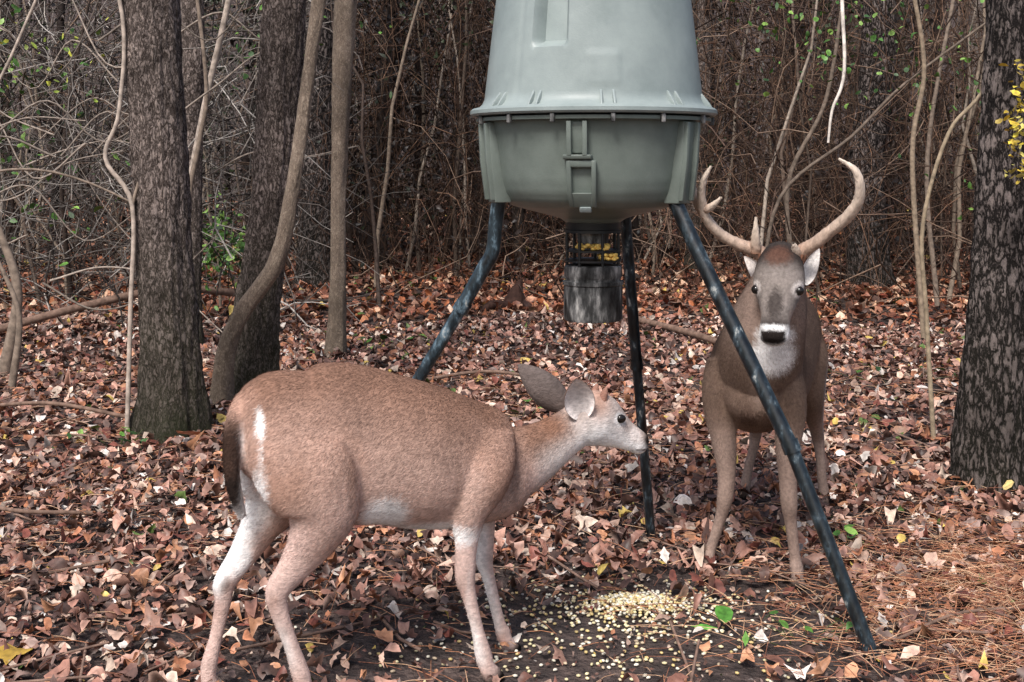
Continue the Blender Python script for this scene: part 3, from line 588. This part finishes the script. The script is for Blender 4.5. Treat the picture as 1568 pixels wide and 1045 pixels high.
for s in (-1,1): B.tube([(1.03,.03*s,.765),(1.038,.033*s,.80),(1.045,.034*s,.818)],[.015,.012,.004],8,lin(150,112,98),4)
B.build("antler_buds",M_fur,True,doe)
# --- buck
buck=empty("buck_deer",(.885,4.58,0),math.atan2(-.946,-.325))
bb=lin(118,98,86); bd=lin(82,67,60); bl=lin(150,129,118); bg=lin(134,125,120); bg2=lin(62,56,54)
L=[]
L.append(loft([(-1.14,0,.82,.05,.07,bd,wh),(-1.11,0,.81,.11,.14,bd,wh),(-1.02,0,.80,.165,.19,bd,bb),(-.85,0,.775,.175,.235,bd,bb),(-.6,0,.745,.18,.235,bd,bb),(-.35,0,.735,.19,.235,bd,bb),(-.15,0,.735,.18,.225,bd,bb),(-.02,.0,.725,.16,.19,bd,bb),(.05,.01,.72,.115,.135,bb,bb),(.085,.015,.73,.06,.07,bb,bb)],32,6,w0=-.5,w1=.8))
L.append(loft([(-.16,.0,.74,.155,.19,bd,bb),(-.05,.02,.80,.165,.18,bd,bb),(.03,.045,.90,.156,.16,bd,bb),(.09,.08,1.01,.132,.132,bd,bl),(.135,.11,1.11,.10,.098,bd,bl),(.165,.13,1.19,.07,.06,bg2,bl)],28,6))
L.append(loft([(.125,.13,1.23,.035,.03,bg2,bg2),(.155,.13,1.212,.065,.06,bg2,bg2),(.20,.13,1.17,.084,.078,bg2,bg),(.24,.13,1.118,.088,.08,bg,bg),(.28,.13,1.06,.066,.066,bg,bg),(.325,.13,1.01,.05,.053,bg,pl),(.36,.13,.97,.051,.047,bg2,wh),(.385,.13,.947,.046,.038,hf,wh),(.397,.13,.935,.028,.024,hf,wh)],28,6))
L.append(loft([(-.05,-.11,.80,.06,.10,bb,bb),(-.03,-.12,.70,.066,.09,bb,bb),(-.01,-.115,.60,.06,.075,bb,bl),(0,-.10,.50,.046,.056,bl,bl),(0,-.09,.38,.034,.04,bl,bl),(.005,-.095,.29,.031,.033,bl,bl),(.0,-.11,.22,.023,.025,bl,bl),(.0,-.145,.11,.021,.023,bl,bl),(.01,-.16,.065,.026,.029,bl,bl),(.025,-.168,.03,.023,.026,bl,bl),(.045,-.175,-.0,.031,.034,hf,hf),(.05,-.178,-.015,.031,.036,hf,hf)],20,5))
L.append(loft([(-.05,.11,.80,.06,.10,bb,bb),(-.03,.13,.70,.066,.09,bb,bb),(-.01,.14,.60,.058,.075,bb,bl),(0,.135,.50,.045,.056,bl,bl),(0,.135,.38,.034,.04,bl,bl),(.01,.14,.29,.031,.033,bl,bl),(.0,.145,.22,.023,.025,bl,bl),(.0,.16,.10,.021,.023,bl,bl),(.01,.167,.06,.026,.029,bl,bl),(.025,.172,.03,.023,.026,bl,bl),(.04,.18,0,.031,.034,hf,hf),(.045,.182,-.015,.031,.036,hf,hf)],20,5))
for s,hy in ((-1,-.18),(1,.17)):
    L.append(loft([(-.98,.09*s,.82,.07,.13,bd,bd),(-.96,.12*s,.70,.08,.14,bb,bb),(-.94,.125*s,.58,.068,.11,bb,wh),(-1.0,.13*s,.46,.05,.07,bb,wh),(-1.1,.135*s,.36,.034,.045,bl,wh),(-1.15,.14*s,.29,.029,.036,bl,bl),(-1.14,.15*s,.22,.023,.026,bl,bl),(-1.11,hy*.95,.12,.022,.024,bl,bl),(-1.1,hy,.06,.025,.028,bl,bl),(-1.085,hy,.03,.023,.026,bl,bl),(-1.065,hy,0.005,.03,.035,hf,hf),(-1.06,hy,-.015,.03,.037,hf,hf)],20,5))
sy=.13
spots=[((.17,.10,.85),(.15,.095,.085),wh,1),((.22,sy-.01,.93),(.12,.085,.05),wh,.95),((.14,.05,.71),(.07,.06,.08),bl,.45),
 ((.30,sy-.05,1.0),(.06,.02,.05),bl,.6),((.30,sy+.05,1.0),(.06,.02,.05),bl,.6),
 ((.34,sy,1.055),(.08,.034,.068),bg2,.9),((.25,sy,1.215),(.07,.055,.05),lin(92,66,56),.85),
 ((.385,sy,.985),(.05,.065,.015),wh,.85),((.37,sy-.055,.955),(.05,.022,.035),wh,1),((.37,sy+.055,.955),(.05,.022,.035),wh,1),((.39,sy,.905),(.06,.06,.018),wh,1),
 ((.40,sy,.952),(.06,.042,.033),hf,1),
 ((.27,sy-.07,1.105),(.05,.034,.034),pl,.9),((.27,sy+.07,1.105),(.05,.034,.034),pl,.9),((.275,sy-.074,1.10),(.035,.024,.018),hf,1),((.275,sy+.074,1.10),(.035,.024,.018),hf,1),
 ((.10,.0,.57),(.10,.05,.12),lin(80,62,54),.6),((.0,.02,.5),(.1,.08,.04),lin(196,170,156),.7),((.08,-.12,.62),(.05,.03,.10),bd,.3)]
body("buck_body",L,spots,buck,flow=(-.6,0,-.8),short=lambda P:np.where((P[:,0]>.19)|(P[:,2]<.45),.4,1.),nf=85000)
ear("ear_right",(.14,sy-.07,1.12),(.07,sy-.145,1.20),(.9,-.5,.2),.055,lin(225,215,210),bd,buck,.4)
ear("ear_left",(.14,sy+.075,1.11),(.09,sy+.125,1.235),(.9,.3,.2),.055,lin(238,232,228),bd,buck,.4)
ball("eye_right",(.2745,sy-.0735,1.10),.0165,M_eye,buck); ball("eye_left",(.2745,sy+.0735,1.10),.0165,M_eye,buck)
B=Batch(); ac=lin(138,102,82); at=lin(222,206,190)
def ant(pts,rr):
    D=catmull(np.hstack([np.array(pts,float),np.array(rr)[:,None]*1.25]),8); V,F=tubes(D[None,:,:3],D[None,:,3],14)
    V=V+R.randn(*V.shape)*.0009; t=np.repeat(np.linspace(0,1,len(D))**.8,14)[:,None]; B.add(V,F,ac*(1-t)+at*t)
ant([(.17,.085,1.19),(.175,.05,1.225),(.19,-.015,1.25),(.215,-.075,1.285),(.25,-.122,1.345),(.29,-.132,1.42),(.32,-.118,1.48),(.335,-.09,1.53)],[.027,.021,.017,.0155,.0145,.012,.009,.003])
ant([(.255,-.125,1.35),(.26,-.155,1.40),(.27,-.165,1.46),(.28,-.147,1.53)],[.012,.011,.008,.002])
ant([(.265,-.128,1.375),(.28,-.10,1.385),(.3,-.06,1.42)],[.013,.011,.003])
ant([(.19,.045,1.225),(.205,.045,1.27),(.225,.05,1.35)],[.017,.013,.003])
ant([(.17,.165,1.19),(.175,.205,1.23),(.19,.25,1.26),(.215,.31,1.31),(.25,.37,1.365),(.285,.405,1.43),(.315,.395,1.51),(.33,.34,1.555)],[.027,.021,.018,.0165,.016,.014,.0105,.003])
ant([(.18,.19,1.21),(.21,.185,1.235),(.235,.18,1.262)],[.016,.012,.004])
for s in (-.052,.055):
    for k in range(9):
        a=k*.7; B.tube([(.18+.015*math.cos(a),sy+s+.022*math.sin(a),1.20),(.187+.02*math.cos(a),sy+s*1.1+.028*math.sin(a),1.222)],[.01,.005],6,lin(140,100,80),2)
B.build("antlers",M_horn,True,buck)
# ------------------------------------------------------------------ light, sky, camera
w=bpy.data.worlds.new("World"); scene.world=w; w.use_nodes=True; nt=w.node_tree
sky=nt.nodes.new("ShaderNodeTexSky"); sky.sky_type='NISHITA'; sky.sun_disc=False
el,az=math.radians(52),math.radians(202)
sky.sun_elevation=el; sky.sun_rotation=az; sky.air_density=1.0; sky.dust_density=4.0; sky.ozone_density=.8
nt.links.new(sky.outputs[0],nt.nodes["Background"].inputs[0]); nt.nodes["Background"].inputs[1].default_value=.15
sd=bpy.data.lights.new("sun",'SUN'); sd.energy=3.5; sd.angle=math.radians(16); sd.color=(1,.97,.94)
so=bpy.data.objects.new("sun",sd); link(so)
dirv=Vector((math.sin(az)*math.cos(el),math.cos(az)*math.cos(el),math.sin(el)))
so.rotation_euler=dirv.to_track_quat('Z','Y').to_euler()
cd=bpy.data.cameras.new("camera"); cam=bpy.data.objects.new("camera",cd); link(cam)
cam.location=(0,0,1.54); cam.rotation_euler=(math.radians(90),0,0)
cd.sensor_width=36; cd.lens=1893/1568*36; cd.shift_y=-.1738; cd.clip_end=400; cd.clip_start=.05
scene.camera=cam
scene.view_settings.view_transform='Standard'; scene.view_settings.look='None'; scene.view_settings.exposure=0
